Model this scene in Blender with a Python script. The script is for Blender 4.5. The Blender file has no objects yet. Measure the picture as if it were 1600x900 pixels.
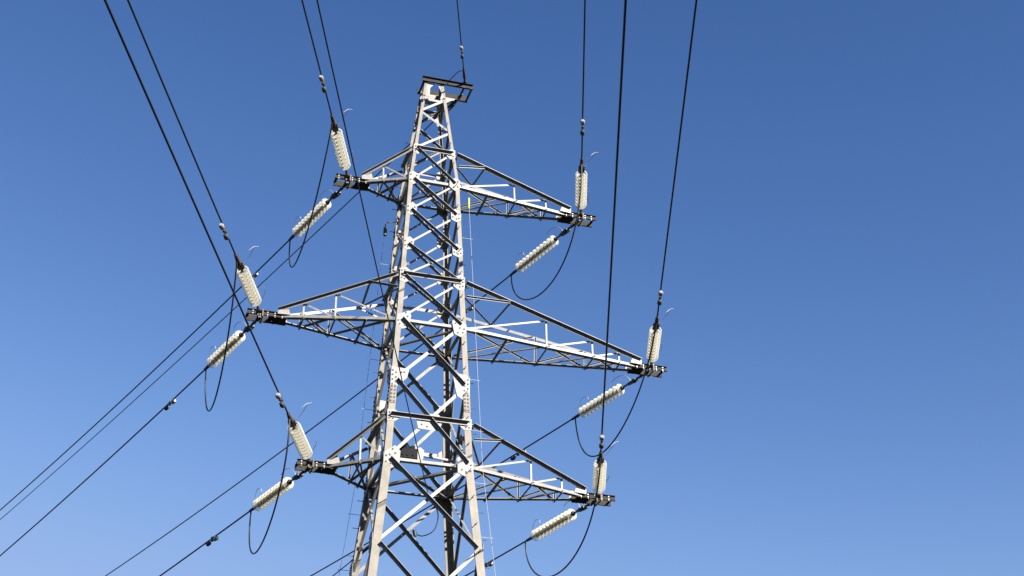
import bpy, bmesh, math, random
from mathutils import Vector as V, Matrix, Quaternion
random.seed(7)
SC = bpy.context.scene
COL = SC.collection
UP = V((0, 0, 1))
GROUND = -1.7

# ------------------------------------------------------------------ materials
def mat(name, color, rough=.5, metal=0., var=.12, scale=6., bump=0., stain=None, stain_amt=0., spec=.5, trans=0.):
    m = bpy.data.materials.new(name); m.use_nodes = True
    nt = m.node_tree; n = nt.nodes; L = nt.links
    b = n['Principled BSDF']
    b.inputs['Roughness'].default_value = rough
    b.inputs['Metallic'].default_value = metal
    b.inputs['Specular IOR Level'].default_value = spec
    if trans: b.inputs['Transmission Weight'].default_value = trans
    tc = n.new('ShaderNodeTexCoord')
    nz = n.new('ShaderNodeTexNoise'); nz.inputs['Scale'].default_value = scale
    nz.inputs['Detail'].default_value = 6; nz.inputs['Roughness'].default_value = .65
    L.new(tc.outputs['Object'], nz.inputs['Vector'])
    cr = n.new('ShaderNodeValToRGB')
    cr.color_ramp.elements[0].position = .3; cr.color_ramp.elements[1].position = .7
    lo = [c * (1 - var) for c in color]; hi = [min(1, c * (1 + var)) for c in color]
    cr.color_ramp.elements[0].color = (*lo, 1); cr.color_ramp.elements[1].color = (*hi, 1)
    L.new(nz.outputs['Fac'], cr.inputs['Fac'])
    out = cr.outputs['Color']
    if stain:
        n2 = n.new('ShaderNodeTexNoise'); n2.inputs['Scale'].default_value = scale * .55
        n2.inputs['Detail'].default_value = 8; n2.inputs['Roughness'].default_value = .7
        mp = n.new('ShaderNodeMapping'); mp.inputs['Location'].default_value = (7, 3, 1)
        mp.inputs['Scale'].default_value = (1, 1, .35)
        L.new(tc.outputs['Object'], mp.inputs['Vector']); L.new(mp.outputs[0], n2.inputs['Vector'])
        r2 = n.new('ShaderNodeValToRGB')
        r2.color_ramp.elements[0].position = .55; r2.color_ramp.elements[1].position = .72
        r2.color_ramp.elements[0].color = (0, 0, 0, 1); r2.color_ramp.elements[1].color = (stain_amt,) * 3 + (1,)
        L.new(n2.outputs['Fac'], r2.inputs['Fac'])
        mx = n.new('ShaderNodeMix'); mx.data_type = 'RGBA'
        L.new(r2.outputs['Color'], mx.inputs['Factor']); L.new(out, mx.inputs['A'])
        mx.inputs['B'].default_value = (*stain, 1); out = mx.outputs['Result']
    L.new(out, b.inputs['Base Color'])
    if bump:
        bp = n.new('ShaderNodeBump'); bp.inputs['Strength'].default_value = bump; bp.inputs['Distance'].default_value = .01
        L.new(nz.outputs['Fac'], bp.inputs['Height']); L.new(bp.outputs[0], b.inputs['Normal'])
    return m

M = dict(
    leg=mat('weathered_steel', (.136, .119, .092), .6, 0., .24, 4., .25, (0.117, 0.069, 0.034), .6),
    zinc=mat('galvanised_steel', (.152, .147, .136), .5, 0., .26, 7., .2, (0.117, 0.093, 0.066), .55),
    plate=mat('bright_galvanised_plate', (.172, .167, .156), .5, 0., .18, 9., .15, (0.166, 0.131, 0.097), .5),
    dark=mat('dark_steel', (0.048, 0.046, 0.041), .6, 0., .25, 9., .2, (0.110, 0.069, 0.041), .6),
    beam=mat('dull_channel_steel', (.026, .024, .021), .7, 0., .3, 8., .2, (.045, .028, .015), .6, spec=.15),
    bolt=mat('bolt_steel', (0.048, 0.047, 0.045), .6, .2, .2, 30.),
    wire=mat('aged_aluminium_wire', (0.015, 0.015, 0.015), .5, .3, .3, 30., .3),
    fitting=mat('rusty_fitting', (0.066, 0.048, 0.033), .6, .2, .3, 18., .1, (0.138, 0.069, 0.028), .7),
    horn=mat('zinc_rod', (0.276, 0.276, 0.269), .45, .2, .1, 20.),
    glass=mat('pale_insulator_glass', (.84, .81, .72), .15, 0., .05, 14.),
    cap=mat('insulator_cap', (.03, .026, .02), .6, .1, .2, 20.),
    white=mat('white_rope', (.3, .3, .29), .6, 0., .05, 20.),
    yellow=mat('yellow_sleeve', (.5, .42, .03), .5, 0., .05, 20.),
    box=mat('grey_box_metal', (.008, .009, .011), .7, 0., .2, 12., spec=.1),
    concrete=mat('concrete', (.38, .37, .35), .85, 0., .15, 4., .3, (.2, .19, .17), .5),
)

def translucent(m, amount):
    nt = m.node_tree; n = nt.nodes; L = nt.links; b = n['Principled BSDF']; o = n['Material Output']
    t = n.new('ShaderNodeBsdfTranslucent'); mx = n.new('ShaderNodeMixShader'); mx.inputs[0].default_value = amount
    src = b.inputs['Base Color'].links[0].from_socket
    L.new(src, t.inputs['Color']); L.new(b.outputs[0], mx.inputs[1]); L.new(t.outputs[0], mx.inputs[2]); L.new(mx.outputs[0], o.inputs['Surface'])
translucent(M['glass'], .45)
def see_through(m):
    # toughened glass: clear face-on, milky at the edges
    nt = m.node_tree; n = nt.nodes; L = nt.links; o = n['Material Output']; src = o.inputs['Surface'].links[0].from_socket
    tr = n.new('ShaderNodeBsdfTransparent'); tr.inputs[0].default_value = (.95, .935, .87, 1)
    lw = n.new('ShaderNodeLayerWeight'); lw.inputs['Blend'].default_value = .45
    mr = n.new('ShaderNodeMapRange'); mr.inputs['To Min'].default_value = .16; mr.inputs['To Max'].default_value = .95
    mx = n.new('ShaderNodeMixShader'); L.new(lw.outputs['Facing'], mr.inputs['Value']); L.new(mr.outputs[0], mx.inputs[0])
    L.new(tr.outputs[0], mx.inputs[1]); L.new(src, mx.inputs[2]); L.new(mx.outputs[0], o.inputs['Surface'])
see_through(M['glass'])

# ------------------------------------------------------------------ mesh helpers
class MB:
    """collects faces (with material slots) and links them as one mesh object"""
    def __init__(s): s.v = []; s.f = []; s.mi = []; s.sm = []
    def add(s, vs, fs, mi=0, smooth=False):
        o = len(s.v); s.v += [tuple(x) for x in vs]
        for f in fs: s.f.append(tuple(i + o for i in f)); s.mi.append(mi); s.sm.append(smooth)
    def hexa(s, a, b, mi=0):
        """a, b: 4 corner rings of the two ends"""
        s.loft([a, b], mi)
    def loft(s, rings, mi=0, cap=True, smooth=False):
        n = len(rings[0]); vs = [p for r in rings for p in r]; fs = []
        for k in range(len(rings) - 1):
            for i in range(n):
                j = (i + 1) % n
                fs.append((k*n+i, k*n+j, (k+1)*n+j, (k+1)*n+i))
        s.add(vs, fs, mi, smooth)
        if cap:
            s.add(rings[0], [tuple(range(n))[::-1]], mi); s.add(rings[-1], [tuple(range(n))], mi)
    def box(s, c, x, y, z, mi=0):
        """box at c with half-extent vectors x, y, z"""
        c = V(c); a = [c-x-y-z, c+x-y-z, c+x+y-z, c-x+y-z]; s.hexa(a, [p + 2*z for p in a], mi)
    def prof(s, p0, p1, e, n, poly, mi=0):
        """extrude a 2D profile (u along e, v along n) from p0 to p1"""
        s.loft([[p + e*u + n*v for u, v in poly] for p in (V(p0), V(p1))], mi)
    def tube(s, pts, r, sides=8, mi=0, smooth=True):
        pts = [V(p) for p in pts]; rings = []; ref = None
        for i, p in enumerate(pts):
            t = (pts[min(i+1, len(pts)-1)] - pts[max(i-1, 0)]).normalized()
            if ref is None: ref = (UP if abs(t.z) < .9 else V((1, 0, 0)))
            a = (ref - t*ref.dot(t)).normalized(); b = t.cross(a); ref = a
            rr = r[i] if isinstance(r, (list, tuple)) else r
            rings.append([p + a*(rr*math.cos(2*math.pi*k/sides)) + b*(rr*math.sin(2*math.pi*k/sides)) for k in range(sides)])
        s.loft(rings, mi, True, smooth)
    def lathe(s, profile, sides=20, mi=0, axis='z'):
        """profile: list of (r, z); axis z"""
        rings = [[V((r*math.cos(2*math.pi*k/sides), r*math.sin(2*math.pi*k/sides), z)) for k in range(sides)] for r, z in profile]
        s.loft(rings, mi, True, True)
    def plate(s, poly, n, t, mi=0):
        """flat polygon of given 3D points, thickness t along n"""
        poly = [V(p) for p in poly]; s.loft([poly, [p + n*t for p in poly]], mi)
    def build(s, name, mats, parent=None):
        me = bpy.data.meshes.new(name); me.from_pydata(s.v, [], s.f)
        for m in (mats if isinstance(mats, (list, tuple)) else [mats]): me.materials.append(m)
        me.polygons.foreach_set('material_index', s.mi); me.polygons.foreach_set('use_smooth', s.sm)
        bm = bmesh.new(); bm.from_mesh(me); bmesh.ops.recalc_face_normals(bm, faces=bm.faces); bm.to_mesh(me); bm.free()
        me.update()
        return link(name, me, parent)

def smooth(pts, k=6):
    pts = [V(p) for p in pts]; q = [2*pts[0] - pts[1]] + pts + [2*pts[-1] - pts[-2]]; out = []
    for i in range(1, len(q) - 2):
        a, b, c, d = q[i-1:i+3]
        for j in range(k):
            t = j/k; out.append(.5*(2*b + (c - a)*t + (2*a - 5*b + 4*c - d)*t*t + (3*b - a - 3*c + d)*t**3))
    return out + [pts[-1]]
def link(name, me, parent=None):
    o = bpy.data.objects.new(name, me); COL.objects.link(o)
    if parent: o.parent = parent; 
    return o
def tag(o, label, cat, group=None):
    o['label'] = label; o['category'] = cat
    if group: o['group'] = group
    return o
def empty(name, loc=(0, 0, 0)):
    o = bpy.data.objects.new(name, None); o.empty_display_size = .3; COL.objects.link(o); o.location = loc
    return o

# ------------------------------------------------------------------ tower dimensions (metres, z = 0 at eye height)
ZB, ZBU, ZM, ZMU, ZT, ZTU, ZP = 14.832, 16.00, 18.832, 20.197, 23.386, 24.462, 27.08
WB, WT = 1.1335, .7154
WPK = .278                                   # half width at the top of the peak
KLOW = .0984
BB = .1613                                   # half spacing of the two end channels
def hw(z):
    if z < ZB: return WB + KLOW*(ZB - z)
    if z < ZT: return WB + (WT - WB)*(z - ZB)/(ZT - ZB)
    return WT + (WPK - WT)*(z - ZT)/(ZP - ZT)
def corner(sx, sy, z): return V((sx*hw(z), sy*hw(z), z))

tower = empty('lattice_pylon', (0, 0, GROUND))
tag(tower, 'tall grey steel lattice pylon with three pairs of cross arms against the blue sky', 'pylon')
TI = Matrix.Translation((0, 0, -GROUND))
def part(mb, name, m, parent=None):
    """link a mesh given in world coordinates under the tower (or a part of it)"""
    off = -GROUND
    mb.v = [(x, y, z + off) for x, y, z in mb.v]
    return mb.build(name, m, parent or tower)

def angle(mb, p0, p1, n, w1, w2, t, off, edge=1, inward=False, mi=0):
    """L section: flange w1 flat on the plane of normal n (offset off), flange w2 standing on its edge"""
    p0, p1 = V(p0), V(p1); d = (p1 - p0).normalized()
    n = (n - d*n.dot(d)).normalized(); e = n.cross(d)
    if e.z < -1e-4 or (abs(e.z) <= 1e-4 and e.y < 0): e = -e
    e = e*edge; h = w1/2; s = -1 if inward else 1
    a, b, c = s*off, s*(off + t), s*(off + t + w2)
    mb.prof(p0, p1, e, n, [(-h, a), (h, a), (h, c), (h - t, c), (h - t, b), (-h, b)], mi)

# ---- legs
LEGF = ((GROUND + .15, .25, .024), (ZB - .02, .24, .022), (ZT, .185, .02), (ZP, .13, .014))
def leg(sx, sy):
    mb = MB(); segs = [(GROUND + .1, ZB - .05, .205, .022), (ZB - .05, 16.62, .175, .020), (16.62, 20.62, .14, .018), (20.62, ZT + .05, .112, .015), (ZT + .05, ZP, .088, .012)]
    for z0, z1, f, t in segs:
        zs = [z0] + [z for z in (ZB, ZT) if z0 < z < z1] + [z1]
        rings = []
        for z in zs:
            c = corner(sx, sy, z); X = V((-sx, 0, 0)); Y = V((0, -sy, 0))
            rings.append([c, c + X*f, c + X*f + Y*t, c + X*t + Y*t, c + X*t + Y*f, c + Y*f])
        mb.loft(rings)
    return part(mb, 'leg', M['leg'])
legs = {(sx, sy): leg(sx, sy) for sy in (-1, 1) for sx in (-1, 1)}
# footings
for sx in (-1, 1):
    for sy in (-1, 1):
        c = corner(sx, sy, GROUND + .1); c = c + V((-sx*.08, -sy*.08, 0)); mb = MB()
        rings = [[V((c.x + a*r, c.y + b*r, z)) for a, b in ((-1, -1), (1, -1), (1, 1), (-1, 1))] for r, z in ((.55, GROUND - .3), (.55, GROUND + .12), (.36, GROUND + .22), (.34, GROUND + .42))]
        mb.loft(rings); part(mb, 'concrete_footing', M['concrete'])

# step bolts on two opposite legs
def bolts(sx, sy, zs, name='step_bolt'):
    for i, z in enumerate(zs):
        mb = MB(); c = corner(sx, sy, z)
        if i % 2: p = c + V((-sx*.10, sy*.0, 0)); d = V((0, sy, 0))
        else: p = c + V((0, -sy*.10, 0)); d = V((sx, 0, 0))
        mb.tube([p - d*.03, p + d*.135], .009, 6); mb.tube([p + d*.135, p + d*.148], .016, 6)
        mb.tube([p + d*.0, p + d*.018], .022, 6)
        part(mb, 'step_bolt', M['bolt'], legs[(sx, sy)])
zs = [12.2 + .36*i for i in range(38)]
bolts(1, -1, zs); bolts(-1, 1, [z + .12 for z in zs])

# ---- X bracing of the four faces
FACES = {'front': (V((0, -1, 0)), (-1, -1), (1, -1)), 'right': (V((1, 0, 0)), (1, -1), (1, 1)),
         'back': (V((0, 1, 0)), (-1, 1), (1, 1)), 'left': (V((-1, 0, 0)), (-1, -1), (-1, 1))}
PAN = [(ZTU, ZT), (ZT, 22.34), (22.34, 21.20), (21.20, ZMU), (ZMU, ZM + .03), (ZM + .03, 17.06), (17.06, ZB + .02), (ZB + .02, 12.58)]
LOW = [(12.58, 9.6), (9.6, 6.2), (6.2, 2.4), (2.4, -1.3)]
def inset(z): return .06
for fn, (n, A, B) in FACES.items():
    for grp, nm in ((PAN, 'cross_brace'), (LOW, 'lower_brace')):
        for k, (z1, z0) in enumerate(grp):
            big = z1 < 19.
            fl = fn in ('left', 'right')
            w, w2, t = (.065, .06, .011) if big else (.052, .052, .010)
            if not big and not fl: w2 = .064
            if big and not fl: w, w2 = .078, .088
            a1, b1, a0, b0 = corner(*A, z1), corner(*B, z1), corner(*A, z0), corner(*B, z0)
            ins = (b1 - a1).normalized()*.10
            rear = fn == 'back'
            mb = MB(); angle(mb, a1 + ins + (b0 - a1)*.02, b0 - ins - (b0 - a1)*.02, n, w, w2, t, .028 if (rear or fl) else .018, 1, rear or fl); part(mb, nm, M['zinc'])
            mb = MB(); angle(mb, b1 - ins - (b1 - a0)*.02, a0 + ins + (b1 - a0)*.02, n, w*(1 if fl else 1.08), w2*.8, t, .018 if rear else .028 + (.015 if fl else 0), 1, not rear); part(mb, nm, M['zinc'])
    # peak: single zigzag
    zz = [(A, ZTU + .02), (B, 25.28), (A, 25.93), (B, 26.50)]
    if fn in ('right', 'left'): zz = [(B, ZTU + .02), (A, 25.28), (B, 25.93), (A, 26.50)]
    for (p, z0), (q, z1) in zip(zz, zz[1:]):
        mb = MB(); u = corner(*p, z0); v = corner(*q, z1); d = (v - u)
        angle(mb, u + d*.08, v - d*.08, n, .07, .06, .01, .02, 1, True); part(mb, 'peak_brace', M['zinc'])
    # horizontals
    for z, w, name in ((ZTU, .085, 'horizontal_strut'), (ZMU, .09, 'horizontal_strut'), (ZBU, .10, 'horizontal_strut'), (26.42, .07, 'horizontal_strut')):
        a, b = corner(*A, z), corner(*B, z); ins = (b - a).normalized()*.07
        mb = MB(); angle(mb, a + ins, b - ins, n, w, w*1.0, .012, .035, 1, z > 26); part(mb, name, M['zinc'])
    for z in (ZB, ZM, ZT):
        if fn in ('left', 'right'):
            a, b = corner(*A, z), corner(*B, z); ins = (b - a).normalized()*.07
            mb = MB(); angle(mb, a + ins, b - ins, n, .09, .08, .012, .035, -1, True); part(mb, 'horizontal_strut', M['zinc'])
# plan bracing inside the body
for z, w in ((ZB, .12), (ZM, .09), (ZT, .08)):
    a, b = corner(-1, 1, z), corner(1, -1, z); d = (b - a).normalized()
    mb = MB(); angle(mb, a + d*.2, b - d*.2, -UP, w, w*.8, .012, -.03, 1, True); part(mb, 'plan_brace', M['zinc'])
    a, b = corner(-1, -1, z), corner(1, 1, z); d = (b - a).normalized()
    mb = MB(); angle(mb, a + d*.2, b - d*.2, -UP, w, w*.8, .012, -.07, 1, True); part(mb, 'plan_brace', M['zinc'])

# ---- gusset plates with bolt heads
def gusset(face, A, z, poly, bolts_=(), off=.004, side=1, m='plate'):
    """poly: (u, v) with u along the face towards the tower axis from the corner, v up"""
    n = FACES[face][0]; c = corner(*A, z); ax = V((0, 0, 0))
    inw = V((-A[0], 0, 0)) if face in ('front', 'back') else V((0, -A[1], 0))
    P = lambda u, v, o=0: c + inw*u*.88 + UP*v*.88 + n*o
    mb = MB(); pl = [P(u, v, off*side) for u, v in poly]
    mb.plate(pl, n, .010*side)
    for u, v in bolts_:
        q = P(u, v, (off + .010)*side); mb.tube([q, q + n*.016*side], .024, 6, 1, False)
    return part(mb, 'gusset_plate', [M[m], M['bolt']])
def grid(us, vs): return [(u, v) for u in us for v in vs]
for fc in ('front', 'back', 'left', 'right'):
    n, A0, B0 = FACES[fc]
    for A in (A0, B0):
        s = A is A0
        for z in (22.34, 21.20):
            gusset(fc, A, z, [(.02, -.16), (.12, -.23), (.31, -.16), (.33, .14), (.19, .25), (.02, .12)], [(.06, -.08), (.06, .08), (.14, -.12), (.26, -.06), (.26, .07)])
        gusset(fc, A, ZMU, [(-.02, -.22), (.16, -.27), (.33, -.16), (.33, .14), (.18, .25), (-.02, .2)], [(.04, -.12), (.04, .02), (.04, .13), (.13, -.15), (.13, .15), (.26, -.09), (.26, .09), (.2, 0)])
        gusset(fc, A, ZTU, [(-.015, -.16), (.14, -.2), (.26, -.1), (.26, .1), (.12, .2), (-.015, .16)], [(.05, -.08), (.05, .09), (.17, -.06), (.17, .06)])
        gusset(fc, A, ZT + .02, [(.0, -.17), (.14, -.26), (.32, -.12), (.32, .13), (.14, .22), (.0, .16)], [(.05, -.1), (.05, .1), (.17, -.13), (.24, .08)])
        gusset(fc, A, ZM + .03, [(.0, -.2), (.16, -.38), (.36, -.30), (.44, .1), (.36, .26), (.02, .08)], [(.06, -.1), (.1, -.22), (.25, -.24), (.33, .06), (.27, .18), (.2, -.08)])
        if s: g3 = [(-.02, -.33), (.12, -.34), (.47, .05), (.52, .33), (.0, .36)]
        else: g3 = [(-.02, -.34), (.14, -.44), (.36, -.32), (.52, .42), (.1, .38), (-.02, .26)]
        gusset(fc, A, 17.06, g3, [(.04, -.2), (.04, -.05), (.04, .1), (.04, .24), (.14, -.12), (.14, .03), (.14, .18), (.3, .2), (.38, .22)])
        gusset(fc, A, ZBU, [(-.02, -.18), (.22, -.18), (.34, -.08), (.34, .08), (.22, .17), (-.02, .17)], [(.05, -.1), (.05, .08), (.15, -.1), (.15, .08), (.26, 0)])
        gusset(fc, A, ZB + .02, [(-.01, -.26), (.18, -.36), (.44, -.24), (.46, .2), (.30, .36), (.0, .12)], [(.06, -.16), (.06, .02), (.2, -.2), (.32, -.14), (.32, .12), (.24, .24), (.16, .06)])
        if fc in ('left', 'right'): gusset(fc, A, 12.58, [(.0, -.26), (.16, -.32), (.40, -.24), (.42, .22), (.24, .32), (.0, .22)], [(.06, -.16), (.06, .04), (.2, -.18), (.28, .14)])
        # leg splice plates
        mb = MB()
        for z in (16.35,):
            inw = V((-A[0], 0, 0)) if fc in ('front', 'back') else V((0, -A[1], 0))
            q = corner(*A, z); q2 = corner(*A, z + .52)
            pl = [q + inw*.015, q + inw*.165, q2 + inw*.165, q2 + inw*.015]
            mb.plate([p + n*.003 for p in pl], n, .011)
            for i in range(5):
                for u in (.045, .125):
                    c = q.lerp(q2, (i + .5)/5) + inw*u + n*.014; mb.tube([c, c + n*.016], .026, 6, 1, False)
        part(mb, 'splice_plate', [M['leg'], M['bolt']])
    # centre plate of the big crossing
    for z, sx_, sy_ in ((15.94, .34, .22),):
        a = (corner(*A0, z) + corner(*B0, z))/2; e = (corner(*B0, z) - corner(*A0, z)).normalized()
        poly = [a + e*u + UP*v - n*.003 for u, v in ((-sx_*.85, -sy_), (sx_*.75, -sy_*1.05), (sx_, sy_*.3), (sx_*.7, sy_), (-sx_*.4, sy_), (-sx_, sy_*.1))]
        mb = MB(); mb.plate(poly, n, .010)
        for u, v in ((-.2, -.1), (-.12, .08), (.12, -.1), (.2, .05), (.06, .12), (-.06, -.14)):
            c = a + e*(u*sx_/.34) + UP*(v*sy_/.22) + n*.007; mb.tube([c, c + n*.016], .022, 6, 1, False)
        part(mb, 'gusset_plate', [M['plate'], M['bolt']])

# ---- cross arms
def channel(mb, p0, p1, e, n, h, f, t, mi=0):
    """channel: web in the plane spanned by axis and e, flanges along n"""
    mb.prof(p0, p1, e, n, [(-h, 0), (h, 0), (h, f), (h - t, f), (h - t, t), (-h + t, t), (-h + t, f), (-h, f)], mi)
def crossarm(sx, zl, zu, Lx, tiplen, xs, name='cross_arm'):
    w0, wu = hw(zl), hw(zu); xt = Lx - tiplen; X = V((sx, 0, 0))
    def bot(sy, x):
        f = (x - w0)/(xt - w0); return V((sx*x, sy*(w0 + (BB + .02 - w0)*f), zl))
    def top(sy, x):
        f = (x - wu)/(xt - wu); return V((sx*x, sy*(wu + (BB + .02 - wu)*f), zu + (zl + .14 - zu)*f))
    mb = MB()                                    # the horizontal tip plate is the arm's own body
    za = zl - .080
    pl = [V((sx*(xt - .22), -w0*.06 - BB, za)), V((sx*(xt - .22), w0*.06 + BB, za)), V((sx*(xt + .12), BB + .03, za)), V((sx*(xt + .12), -BB - .03, za))]
    mb.plate(pl, UP, .012)
    for sy in (-1, 1):
        p = [V((sx*(xt - .30), sy*(BB + .075), zl + .03)), V((sx*(xt + .03), sy*(BB + .055), zl + .02)), V((sx*(xt + .03), sy*(BB + .055), zl + .17)), V((sx*(xt - .22), sy*(BB + .075), zl + .27))]
        mb.plate(p, V((0, sy, 0)), .010, 1)
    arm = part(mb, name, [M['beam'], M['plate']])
    for sy in (-1, 1):
        n = V((0, sy, 0))
        mb = MB(); angle(mb, bot(sy, w0 + .0), bot(sy, xt + .1), n, .075, .115, .013, .034, -1, True); part(mb, 'bottom_chord', M['zinc'], arm)
        mb = MB(); angle(mb, top(sy, wu + .05), top(sy, xt), n, .085, .092, .012, .02, 1, False); part(mb, 'top_chord', M['zinc'], arm)
        # face web: posts and diagonals
        pxs = [w0] + xs
        for i in range(1, len(pxs)):
            x = pxs[i]
            mb = MB(); angle(mb, bot(sy, x), top(sy, x), n, .046, .04, .008, .05, 1, True); part(mb, 'web_post', M['zinc'], arm)
            a, b = top(sy, x), bot(sy, pxs[i-1]); d = (b - a)
            mb = MB(); angle(mb, a + d*.02, b - d*.06, n, .048, .04, .008, .062, 1, True); part(mb, 'web_diagonal', M['zinc'], arm)
        if len(xs) > 1:
            # knee strut close to the body
            xk = wu + (xt - wu)*.255; a = top(sy, xk); b = corner(sx, sy, zu - .45)
            mb = MB(); angle(mb, a, b + X*.03, n, .045, .05, .008, .05, 1, False); part(mb, 'knee_strut', M['zinc'], arm)
    # bottom face
    allx = [w0] + xs
    for i in range(len(allx) - 1):
        xa, xb = allx[i], allx[i+1]
        for (sa, sb, off) in ((-1, 1, .0), (1, -1, .022)):
            a, b = bot(sa, xa), bot(sb, xb); d = (b - a)
            mb = MB(); angle(mb, a + d*.03, b, -UP, .05, .045, .008, -.012 + off, 1, False) if off == 0 else angle(mb, a + d*.03, b, -UP, .045, .04, .008, -.05, 1, True)
            part(mb, 'plan_diagonal', M['zinc'], arm)
        xm = (xa + xb)/2
        if i == 0:
            mb = MB(); angle(mb, bot(-1, xm), bot(1, xm), -UP, .05, .04, .008, .045, 1, False); part(mb, 'plan_strut', M['zinc'], arm)
        mb = MB(); angle(mb, bot(-1, xb), bot(1, xb), -UP, .042, .035, .008, -.075, 1, True); part(mb, 'plan_strut', M['zinc'], arm)
    # top face zigzag near the body
    if len(xs) > 1:
        xk = wu + (xt - wu)*.255; xj = wu + (xt - wu)*.23
        for a, b in ((top(-1, xk), top(1, xj)), (top(1, xj), corner(sx, -1, zu - .45))):
            mb = MB(); angle(mb, a, b, UP, .055, .045, .009, .0, 1, False); part(mb, 'roof_diagonal', M['zinc'], arm)
        a, b = top(1, xj), top(-1, (xs[1] if len(xs) > 1 else xt)); 
    # end beam: two channels
    mb = MB()
    for sy in (-1, 1):
        p0 = V((sx*(xt - .25), sy*BB, zl)); p1 = V((sx*Lx, sy*BB, zl))
        channel(mb, p0, p1, UP, V((0, sy, 0)), .075, .05, .010)
    for x in (xt + .12, Lx - .62, Lx - .04):
        mb.box(V((sx*x, 0, zl + .04)), V((.035, 0, 0)), V((0, BB - .004, 0)), V((0, 0, .006)))
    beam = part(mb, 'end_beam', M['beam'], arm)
    mb = MB()
    xh = Lx - (.46 if sx > 0 else .34)
    for dx in (-.06, .06):                       # hanger straps that carry the insulator strings
        for sy in (-1, 1):
            mb.box(V((sx*xh + dx, sy*(BB + .066), zl - .01)), V((.018, 0, 0)), V((0, .005, 0)), V((0, 0, .10)))
        mb.box(V((sx*xh + dx, 0, zl - .095)), V((.018, 0, 0)), V((0, BB + .07, 0)), V((0, 0, .006)))
    part(mb, 'hanger_strap', M['fitting'], beam)
    mb = MB(); x = xt - .1
    while x < Lx - .03:
        for sy in (-1, 1):
            for dz in (-.035, .035):
                q = V((sx*x, sy*(BB + .011), zl + dz)); mb.tube([q, q + V((0, sy*.016, 0))], .017, 6, 0, False)
            q = V((sx*x, sy*(BB + .03), zl - .075)); mb.tube([q, q - UP*.016], .017, 6, 0, False)
        x += .19
    part(mb, 'bolt_heads', M['horn'], beam)
    return arm
crossarm(1, ZT, ZTU, 4.929, .80, [2.42, 3.40])
crossarm(1, ZM, ZMU, 6.891, .78, [3.29, 4.67, 5.48])
crossarm(1, ZB, ZBU, 5.251, .84, [2.83, 3.74])
crossarm(-1, ZT, ZTU, 2.66, .74, [1.37])
crossarm(-1, ZM, ZMU, 4.706, .81, [2.47, 3.27])
crossarm(-1, ZB, ZBU, 3.119, .77, [1.64])
# chords run through the body
for z in (ZB, ZM, ZT):
    for sy in (-1, 1):
        w = hw(z); mb = MB(); angle(mb, V((-w, sy*w, z)), V((w, sy*w, z)), V((0, sy, 0)), .075, .115, .013, .034, -1, True)
        for u in (-w + .05, w - .05): pass
        part(mb, 'through_chord', M['zinc'])

# ---- head of the peak: two channels reaching out to the right for the earth wire
head = MB()
for sy in (-1, 1):
    channel(head, V((-.36, sy*(WPK + .01), ZP + .06)), V((1.16, sy*(WPK + .01), ZP + .06)), UP, V((0, sy, 0)), .085, .065, .010)
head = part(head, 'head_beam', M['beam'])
mb = MB()
for x in (.88, 1.11):
    mb.box(V((x, 0, ZP - .02)), V((.028, 0, 0)), V((0, WPK + .07, 0)), V((0, 0, .012)))
part(mb, 'cross_plate', M['dark'], head)
mb = MB(); mb.box(V((-.30, 0, ZP + .02)), V((.03, 0, 0)), V((0, WPK, 0)), V((0, 0, .01))); part(mb, 'cross_plate', M['beam'], head)
for sy in (-1, 1):
    n = V((0, sy, 0))
    if sy > 0: mb = MB(); angle(mb, corner(1, sy, 26.25) + n*.0, V((.86, sy*(WPK + .0), ZP - .04)), n, .06, .06, .010, .012, -1, True); part(mb, 'knee_brace', M['beam'], head)
    # corner plates and a tie at the top of the peak
    z0, z1 = 26.50, ZP - .03; a0, b0, a1, b1 = corner(-1, sy, z0), corner(1, sy, z0), corner(-1, sy, z1), corner(1, sy, z1)
    mb = MB()
    if sy < 0:
        mb.plate([p - n*.02 for p in (a1, a1 + V((.30, 0, 0)), a1 + V((.17, 0, -.16)), a0 + V((.20, 0, .02)), a0)], n, .010)
        mb.plate([p - n*.02 for p in (b1, b0, b0 + V((-.17, 0, .0)), b0 + V((-.12, 0, .2)), b1 + V((-.18, 0, 0)))], n, .010)
    else:
        mb.plate([p - n*.02 for p in (a1, a0.lerp(a1, .45), b0.lerp(b1, .3), b1 + V((.42, 0, -.10)), b1 + V((.50, 0, 0)))], n, .010)
    part(mb, 'gusset_plate', [M['plate']], head)
for sx in (-1, 1):
    mb = MB(); n = V((sx, 0, 0))
    a, b = corner(sx, -1, 26.5), corner(sx, 1, ZP - .04); angle(mb, a, b, n, .07, .05, .01, .02, 1, True); part(mb, 'peak_brace', M['zinc'])
    a, b = corner(sx, 1, 26.5), corner(sx, -1, ZP - .04); mb = MB(); angle(mb, a, b, n, .07, .05, .01, .045, 1, True); part(mb, 'peak_brace', M['zinc'])
mb = MB(); a = corner(1, 1, 26.2); mb.plate([a + V((-.02, -.02, -.28)), a + V((-.3, -.02, .2)), a + V((-.02, -.02, .3))], V((0, 1, 0)), .01)
part(mb, 'gusset_plate', [M['plate']], head)

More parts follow.
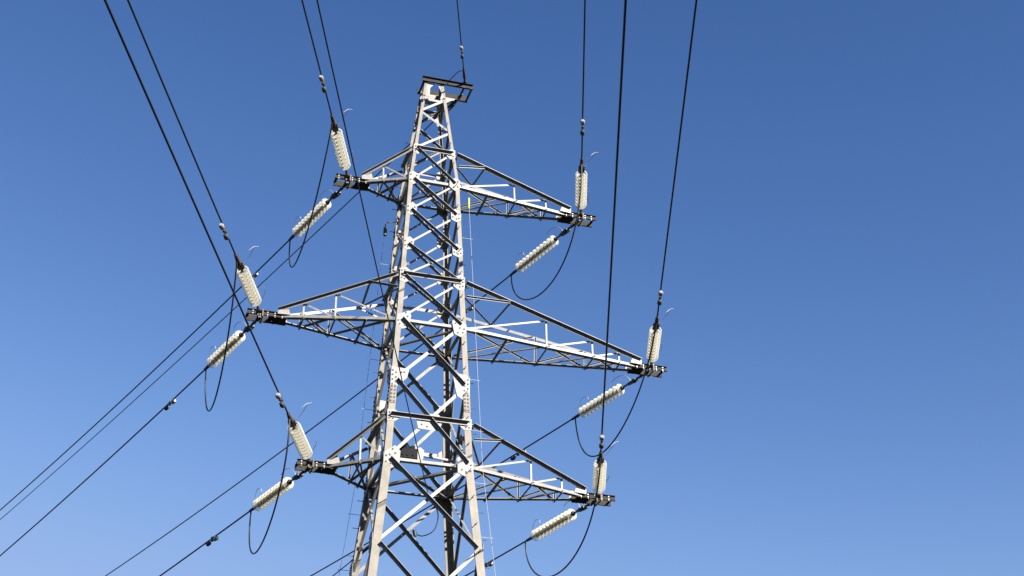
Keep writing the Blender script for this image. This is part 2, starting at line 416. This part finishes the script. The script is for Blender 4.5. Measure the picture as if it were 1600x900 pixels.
# ------------------------------------------------------------------ wires
def wpt(P0, az, a, k, s):
    az = math.radians(az); return V((P0[0] + math.sin(az)*s, P0[1] + math.cos(az)*s, P0[2] + a*s + k*s*s))
RC = .0215
NEAR = {('R', 't'): (198.3, 0, .0005), ('R', 'm'): (198.0, 0, .0005), ('R', 'b'): (198.3, 0, .0005), ('L', 'm'): (200.2, 0, .0005), ('L', 'b'): (200.3, 0, .0005), ('L', 't'): (199.6, 0, .0005)}
FAR = {('L', 't'): (-19.2, -.08, .0012), ('L', 'm'): (-18.1, -.06, .0012), ('L', 'b'): (-18.2, -.04, .0006), ('R', 't'): (-20.2, -.1, .0012), ('R', 'm'): (-23.6, -.12, .0012), ('R', 'b'): (-15., -.02, .0006)}
ARML = {('R', 't'): (4.929, ZT), ('R', 'm'): (6.891, ZM), ('R', 'b'): (5.251, ZB), ('L', 't'): (2.66, ZT), ('L', 'm'): (4.706, ZM), ('L', 'b'): (3.119, ZB)}
def attach(key, sy):
    L, z = ARML[key]; s = 1 if key[0] == 'R' else -1
    return V((s*(L - (.46 if s > 0 else .34)), sy*(BB), z))
SIDE = {'R': 'right', 'L': 'left'}; LEVEL = {'t': 'upper', 'm': 'middle', 'b': 'lower'}

# one insulator disc (axis +z, from the tower outwards), shared by every string
def disc_meshes():
    g = MB(); g.lathe([(.045, .052), (.085, .048), (.125, .060), (.158, .088), (.165, .104), (.158, .110), (.135, .098), (.128, .112), (.118, .094), (.095, .090), (.088, .106), (.078, .086), (.04, .084)], 22)
    c = MB(); c.lathe([(.022, -.034), (.052, -.026), (.068, .0), (.070, .036), (.060, .0475)], 12); c.lathe([(.034, .07), (.030, .128)], 10)
    a = g.build('shed', M['glass']); b = c.build('metal_cap', M['cap'])
    ma, mb_ = a.data, b.data
    bpy.data.objects.remove(a); bpy.data.objects.remove(b)
    return ma, mb_
GLASS, CAP = disc_meshes()

def string(key, far):
    P0 = attach(key, 1 if far else -1); prm = (FAR if far else NEAR)[key]
    d0 = .95 if far else .52; pitch = .169; nd = 11 if far else 10; clamp = 2.95 if far else 2.40
    if key == ('R', 'm') and far: pitch = .158
    if key == ('R', 'b') and far: pitch = .178
    endd = d0 + nd*pitch
    q1 = wpt(P0, *prm, endd + .4)
    ax = (q1 - P0).normalized(); rot = UP.rotation_difference(ax)
    root = empty('insulator_string', P0); root.rotation_mode = 'QUATERNION'; root.rotation_quaternion = rot
    pos = 'hanging below' if far else 'rising above'
    root['label'] = '%s glass insulator string %s the tip of the %s %s cross arm' % ('white' if far else 'cream', pos, LEVEL[key[1]], SIDE[key[0]])
    root['category'] = 'insulator'; root['group'] = 'glass insulator strings on the pylon arms'
    # local frame: z along the string
    m = MB(); m.tube([(0, 0, -.16 if not far else -.12), (0, 0, .12)], .026, 8); m.box(V((0, 0, .02)), V((.055, 0, 0)), V((0, .018, 0)), V((0, 0, .13)))
    m.tube([(0, 0, .1), (0, 0, .34)], .028, 8); m.tube([(0, 0, .2), (0, 0, .26)], .045, 8)
    m.build('shackle', M['dark'], root)
    if far:
        m = MB(); m.tube([(0, 0, .3), (0, 0, .42)], .035, 8); m.plate([(-.09, -.012, .40), (.09, -.012, .40), (.12, -.012, .55), (.07, -.012, .76), (-.07, -.012, .76), (-.12, -.012, .55)], V((0, 1, 0)), .05)
        m.tube([(.0, -.05, .5), (0, .07, .5)], .05, 10); m.tube([(0, 0, .74), (0, 0, d0)], .028, 8)
        m.build('yoke_plate', M['dark'], root)
    else:
        m = MB(); m.tube([(0, 0, .3), (0, 0, d0)], .030, 8); m.box(V((0, 0, .4)), V((.02, 0, 0)), V((0, .05, 0)), V((0, 0, .07))); m.build('yoke_plate', M['dark'], root)
    for i in range(nd):
        z = d0 + i*pitch + .02
        o = link('disc', GLASS, root); o.location = (0, 0, z); o.rotation_euler = (0, 0, i*.7)
        c = link('metal_cap', CAP, o)
    # dead-end clamp
    ce = endd + (.42 if far else .75)
    m = MB()
    if far:
        m.tube([(0, 0, endd - .03), (0, 0, endd + .12), (0, 0, endd + .14), (0, 0, ce)], [.035, .035, .05, .036], 8)
    else:
        m.tube([(0, 0, endd - .03), (0, 0, endd + .1)], .035, 8); m.box(V((0, 0, endd + .22)), V((.075, 0, 0)), V((0, .035, 0)), V((0, 0, .15)))
        m.tube([(0, 0, endd + .3), (0, 0, endd + .5), (0, 0, ce)], [.062, .055, .04], 8)
        m.tube([(-.1, 0, endd + .16), (.1, 0, endd + .16)], .026, 6); m.tube([(-.09, 0, endd + .3), (.09, 0, endd + .3)], .024, 6)
    cl = m.build('dead_end_clamp', M['dark'] if far else M['fitting'], root)
    # arcing horns: thin rods standing off the string
    inv = rot.inverted(); sd = inv @ V((.83, 0, .55)); upl = inv @ UP
    sd = V((sd.x, sd.y, 0)).normalized(); upl = V((upl.x, upl.y, 0)).normalized()
    m = MB()
    if far:
        side = (upl*.9 - sd*.35).normalized()
        m.tube(smooth([V((0, 0, .62)), V((0, 0, .66)) + side*.16, V((0, 0, .80)) + side*.30, V((0, 0, 1.06)) + side*.35, V((0, 0, 1.26)) + side*.30]), .009, 6)
        m.build('arcing_horn', M['horn'], root)
        m = MB(); m.tube(smooth([V((0, 0, endd + .1)), V((0, 0, endd)) + side*.18, V((0, 0, endd - .22)) + side*.36, V((0, 0, endd - .40)) + side*.34, V((0, 0, endd - .43)) + side*.24]), .008, 6)
        m.build('arcing_horn', M['horn'], root)
    else:
        side = (sd*.9 + upl*.2).normalized()
        m.tube(smooth([V((0, 0, endd + .16)), V((0, 0, endd + .22)) + side*.2, V((0, 0, endd + .36)) + side*.42, V((0, 0, endd + .50)) + side*.52]), .0065, 6)
        m.tube([V((0, 0, endd + .52)) + side*.36, V((0, 0, endd + .50)) + side*.52, V((0, 0, endd + .36)) + side*.64], .0065, 6)
        m.build('arcing_horn', M['horn'], root)
        m = MB(); m.tube(smooth([V((0, 0, .42)), V((0, 0, .5)) + side*.2, V((0, 0, .72)) + side*.36, V((0, 0, .98)) + side*.34]), .007, 6)
        m.build('arcing_horn', M['horn'], root)
    return P0, prm, endd

def mesh_thing(mb, name, m, label, cat, group=None, parts=None):
    """a one-mesh thing whose origin sits at its first vertex"""
    o0 = V(mb.v[0]); mb.v = [tuple(V(v) - o0) for v in mb.v]
    o = mb.build(name, m); o.location = o0
    return tag(o, label, cat, group)

def damper(P0, prm, s, label, wireR, flip=1, scale=1.):
    """Stockbridge damper: clamp, messenger cable and two unequal weights below the conductor"""
    c = wpt(P0, *prm, s); ax = (wpt(P0, *prm, s + .3) - c).normalized()
    dn = (-UP + ax*UP.dot(ax)).normalized()
    rot = Matrix((dn.cross(ax), dn, ax)).transposed().to_quaternion()     # local y = down, z = along the wire
    root = empty('vibration_damper', c); root.rotation_mode = 'QUATERNION'; root.rotation_quaternion = rot
    tag(root, label, 'damper', 'vibration dampers on the wires'); k = scale
    m = MB(); m.box(V((0, .03*k, 0)), V((.035*k, 0, 0)), V((0, .075*k, 0)), V((0, 0, .045*k))); m.build('clamp', M['fitting'], root)
    m = MB(); m.tube([(0, .085*k, -.3*k), (0, .09*k, 0), (0, .085*k, .3*k)], .012*k, 6); m.build('messenger_cable', M['wire'], root)
    for sgn in (-1, 1):
        m = MB(); a = [(0, .095*k, sgn*.16*k), (0, .10*k, sgn*.20*k), (0, .10*k, sgn*.33*k), (0, .095*k, sgn*.38*k)]
        m.tube(a, [.035*k, .068*k, .072*k, .045*k], 10); m.build('weight', M['horn'] if (sgn*flip > 0) else M['dark'], root)
    return root

SPAN = {False: 'near span', True: 'far span'}
JP = {('R','t'): [(3.605, -2.772, 23.389), (3.508, -2.893, 18.942), (3.283, 3.021, 21.263), (3.381, 3.118, 23.083)],
('R','m'): [(5.581, -2.777, 18.836), (5.623, -1.299, 16.432), (5.38, 2.849, 15.741), (5.25, 2.865, 18.489)],
('R','b'): [(3.927, -2.772, 14.836), (4.117, -1.683, 11.859), (4.102, 3.996, 13.138), (3.911, 3.445, 14.771)],
('L','t'): [(-3.242, -2.752, 23.389), (-3.334, -0.709, 20.522), (-3.403, 2.858, 20.828), (-3.356, 3.136, 23.146)],
('L','m'): [(-5.315, -2.742, 18.836), (-5.118, -1.065, 15.984), (-5.143, 3.868, 16.31), (-5.344, 3.155, 18.655)],
('L','b'): [(-3.733, -2.74, 14.836), (-3.712, -3.544, 12.336), (-3.749, 3.641, 12.074), (-3.763, 3.154, 14.712)]}
for key in NEAR:
    arm = '%s %s cross arm' % (LEVEL[key[1]], SIDE[key[0]])
    for far in (False, True):
        P0, prm, endd = string(key, far)
        s0 = endd + (.30 if far else .5); s1 = 125. if far else 85.
        n = 60; m = MB()
        m.tube([wpt(P0, *prm, s0 + (s1 - s0)*(i/n)**1.5) for i in range(n + 1)], RC, 8)
        lab = ('dark conductor wire falling away to the lower left from the %s' if far else 'dark conductor wire rising overhead to the top edge from the %s') % arm
        mesh_thing(m, 'conductor_wire', M['wire'], lab, 'wire', 'conductor wires of the line')
        damper(P0, prm, 5.5 if far else {'R': {'t': 4.5, 'm': 4.1, 'b': 3.75}, 'L': {'t': 4.4, 'm': 4.15, 'b': 3.85}}[key[0]][key[1]],
               'small vibration damper on the %s wire of the %s' % ('downward far-span' if far else 'upward near-span', arm), RC, 1 if not far else -1, .85)
    p = [V(q) for q in JP[key]]; m = MB()
    pts = []
    for i in range(41):
        t = i/40; pts.append(p[0]*(1-t)**3 + p[1]*3*(1-t)**2*t + p[2]*3*(1-t)*t*t + p[3]*t**3)
    m.tube(pts, .0205, 8)
    mesh_thing(m, 'jumper_wire', M['wire'], 'dark jumper wire hanging in a loop below the tip of the %s' % arm, 'wire', 'jumper loops under the arm tips')

# earth wire on the head beam
def light_wire(P0, prm, s0, s1, r, name, label, group):
    m = MB(); n = 60
    m.tube([wpt(P0, *prm, s0 + (s1 - s0)*(i/n)**1.5) for i in range(n + 1)], r, 8)
    return mesh_thing(m, name, M['wire'], label, 'wire', group)
PE, EN = V((.92, -.29, 27.25)), (198.5, 0, .0005)
light_wire(PE, EN, .3, 85, .017, 'earth_wire', 'thin earth wire rising from the pylon peak to the top edge', 'earth wires at the peak')
PF, EF = V((.92, .29, 27.2)), (-18.5, -.05, .0006)
light_wire(PF, EF, .3, 125, .017, 'earth_wire', 'thin earth wire running from the pylon peak behind the tower to the lower left', 'earth wires at the peak')
def fitting(P0, prm, label):
    ax = (wpt(P0, *prm, 1) - P0).normalized(); root = empty('earth_wire_clamp', P0); root.rotation_mode = 'QUATERNION'
    root.rotation_quaternion = UP.rotation_difference(ax)
    tag(root, label, 'clamp', 'earth wire clamps at the peak')
    m = MB(); m.tube([(0, 0, -.12), (0, 0, .18)], .03, 8); m.box(V((0, 0, .0)), V((.045, 0, 0)), V((0, .02, 0)), V((0, 0, .1))); m.build('shackle', M['dark'], root)
    m = MB(); m.tube([(0, 0, .16), (0, 0, .34), (0, 0, .5), (0, 0, .8)], [.03, .05, .045, .024], 8); m.build('grip', M['fitting'], root)
fitting(PE, EN, 'rusty clamp holding the overhead earth wire on the head beam')
fitting(PF, EF, 'rusty clamp holding the far-span earth wire behind the head beam')
damper(PE, EN, 1.55, 'small vibration damper on the thin earth wire just above the pylon peak', .017, 1, .7)
# earth wire bonding tail
m = MB(); a = wpt(PE, EN[0], 0, 0, .62); b = V((.42, -.29, ZP + .14))
m.tube(smooth([a, a.lerp(b, .25) + V((-.03, 0, .06)), a.lerp(b, .6) + V((-.03, 0, .03)), b]), .012, 6)
mesh_thing(m, 'bonding_wire', M['wire'], 'short dark bonding wire from the earth wire clamp down to the head beam', 'wire')
# communication cable ending inside the body
PC, CN, CF = V((.3, 0, 14.35)), (198.9, 0, .0005), (-12.5, -.05, .0006)
light_wire(PC, CN, .0, 85, .0125, 'communication_cable', 'thin dark cable crossing before the upper left arm into the tower body', 'communication cable spans')
light_wire(PC, CF, .05, 100, .015, 'communication_cable', 'thin dark cable leaving the inside of the tower to the lower left bottom edge', 'communication cable spans')
m = MB(); m.tube([wpt(PC, *CF, s) for s in (1.2, 1.5, 2.4, 4.4, 4.8)], [.02, .045, .05, .045, .02], 8)
mesh_thing(m, 'cable_grip', M['dark'], 'thick dark preformed grip on the communication cable inside the tower legs', 'grip')
m = MB(); a = PC + V((.12, .1, 0)); 
m.tube(smooth([a, a + V((.18, .1, -.35)), a + V((.1, .15, -.75)), a + V((-.18, .2, -.92)), a + V((-.38, .22, -.86))]), .014, 6)
m.tube([a + V((-.36, .22, -.94)), a + V((-.40, .22, -.78))], .05, 8)
mesh_thing(m, 'cable_loop', M['wire'], 'short looped cable tail hanging under the brace crossing inside the tower', 'cable')

# cable joint box on the lower left leg
root = empty('joint_box', V((-.42, -.62, 15.2))); tag(root, 'dark grey ribbed cable joint box beside the front left leg at the lower arm', 'box')
m = MB(); m.box(V((0, 0, 0)), V((.23, 0, 0)), V((0, .08, 0)), V((0, 0, .13))); m.build('housing', M['box'], root)
for x in (-.16, -.03, .12):
    m = MB(); m.box(V((x, 0, .175)), V((.045, 0, 0)), V((0, .06, 0)), V((0, 0, .044))); m.tube([(x, -.083, -.05), (x, -.10, -.05)], .025, 6); m.build('terminal', M['box'], root)
m = MB(); m.plate([(.235, -.06, -.2), (.38, -.06, -.12), (.40, -.06, .12), (.30, -.06, .2), (.235, -.06, .14)], V((0, 1, 0)), .012); m.build('bracket', M['plate'], root)
m = MB(); m.tube([(.34, -.02, 0), (1.25, .1, -.02)], .04, 8); m.build('conduit', M['white'], root)

# ------------------------------------------------------------------ fall-arrest lines beside two legs
def line(sx, sy, z1, z0, off, m_, label, sleeve):
    mb = MB(); p = [corner(sx, sy, z) + V((sx*off, 0, 0)) for z in (z1, ZB, z0)]
    mb.tube(p, .005, 6); o0 = p[0]
    root = empty('safety_line', o0); tag(root, label, 'safety line')
    mb.v = [tuple(V(v) - o0) for v in mb.v]; mb.build('rope', m_, root)
    if sleeve:
        m = MB(); m.tube([V((0, 0, .16)), V((0, 0, .12)), V((0, 0, -.18)), V((0, 0, -.2))], [.015, .03, .03, .015], 8); m.build('sleeve', M['yellow'], root)
    else:
        m = MB(); m.tube([V((.26, 0, .18)), V((0, 0, .12)), V((0, 0, -.05))], .018, 6); m.tube([V((0, 0, -.05)), V((0, 0, -.3))], .05, 8); m.build('hook', M['fitting'], root)
    z = z1 - 1.2
    while z > z0 + .5:
        c = corner(sx, sy, z) - o0; m = MB(); m.tube([c + V((sx*(-.02), 0, 0)), c + V((sx*(off + .06), 0, 0))], .007, 6); m.build('standoff', M['horn'], root); z -= 1.45
line(1, -1, 22.85, 2., .25, M['white'], 'thin white safety rope with a yellow sleeve beside the front right leg', True)
line(-1, 1, 22.6, 2., .27, M['wire'], 'thin dark safety line with short standoffs beside the rear left leg', False)

# ------------------------------------------------------------------ ground
m = MB(); N = 24; R = 1500.
def gz(x, y):
    r = math.hypot(x, y); return GROUND + (0 if r < 60 else (r - 60)*.004*math.sin(x*.004 + 1)*math.cos(y*.005))
xs = [(-1 if i < N else 1)*R*(abs(i - N)/N)**2.2 for i in range(2*N + 1)]
vs = [V((x, y, gz(x, y))) for y in xs for x in xs]; W = 2*N + 1
m.add(vs, [(j*W + i, j*W + i + 1, (j+1)*W + i + 1, (j+1)*W + i) for j in range(W - 1) for i in range(W - 1)], 0, True)
g = m.build('ground', mat('meadow_grass', (.013, .017, .008), .95, 0., .35, .35, .5, (.035, .028, .016), .6, spec=.05)); g['kind'] = 'structure'

# ------------------------------------------------------------------ light
ELEV, AZ = math.radians(30), math.radians(150)
S = V((math.sin(AZ)*math.cos(ELEV), math.cos(AZ)*math.cos(ELEV), math.sin(ELEV)))
sun = bpy.data.lights.new('sun', 'SUN'); sun.energy = 5.0; sun.angle = math.radians(.5); sun.color = (1, .945, .86)
so = bpy.data.objects.new('sun', sun); COL.objects.link(so); so.location = (30, -30, 60); so.rotation_euler = S.to_track_quat('Z', 'Y').to_euler()
w = bpy.data.worlds.new('World'); SC.world = w; w.use_nodes = True; nt = w.node_tree
bg = nt.nodes['Background']; sky = nt.nodes.new('ShaderNodeTexSky'); sky.sky_type = 'NISHITA'; sky.sun_disc = False
sky.sun_elevation = ELEV; sky.sun_rotation = AZ; sky.altitude = 0; sky.air_density = 1.; sky.dust_density = .3; sky.ozone_density = 3.
sep = nt.nodes.new('ShaderNodeSeparateColor'); com = nt.nodes.new('ShaderNodeCombineColor'); nt.links.new(sky.outputs[0], sep.inputs[0])
for ch, (g_, k_, top_) in enumerate(((2.0, .751, 1.75), (1.6, .635, 2.75), (1.35, .755, 4.35))):   # deep clear-day blue
    a = nt.nodes.new('ShaderNodeMath'); a.operation = 'SMOOTH_MIN'; a.inputs[1].default_value = top_; a.inputs[2].default_value = top_*.3
    b = nt.nodes.new('ShaderNodeMath'); b.operation = 'POWER'; b.inputs[1].default_value = g_
    c = nt.nodes.new('ShaderNodeMath'); c.operation = 'MULTIPLY'; c.inputs[1].default_value = k_
    nt.links.new(sep.outputs[ch], a.inputs[0]); nt.links.new(a.outputs[0], b.inputs[0]); nt.links.new(b.outputs[0], c.inputs[0]); nt.links.new(c.outputs[0], com.inputs[ch])
nt.links.new(com.outputs[0], bg.inputs['Color']); bg.inputs['Strength'].default_value = .05

# ------------------------------------------------------------------ camera
cam = bpy.data.cameras.new('camera'); cam.sensor_width = 36; cam.lens = 2395.185/1600*36; cam.clip_start = .1; cam.clip_end = 6000
co = bpy.data.objects.new('camera', cam); COL.objects.link(co)
Rv, Uv, Fv = V((.95778531, -.28746289, .0035183)), V((-.14378373, -.46839753, .87173964)), V((.24894483, .8354453, .48995676))
co.matrix_world = Matrix.Translation((-8.09098787, -35.44055958, 0)) @ Matrix((Rv, Uv, -Fv)).transposed().to_4x4()
SC.camera = co
SC.view_settings.view_transform = 'Standard'; SC.view_settings.look = 'None'; SC.view_settings.exposure = 1.6; SC.view_settings.gamma = 1; SC.view_settings.use_curve_mapping = False
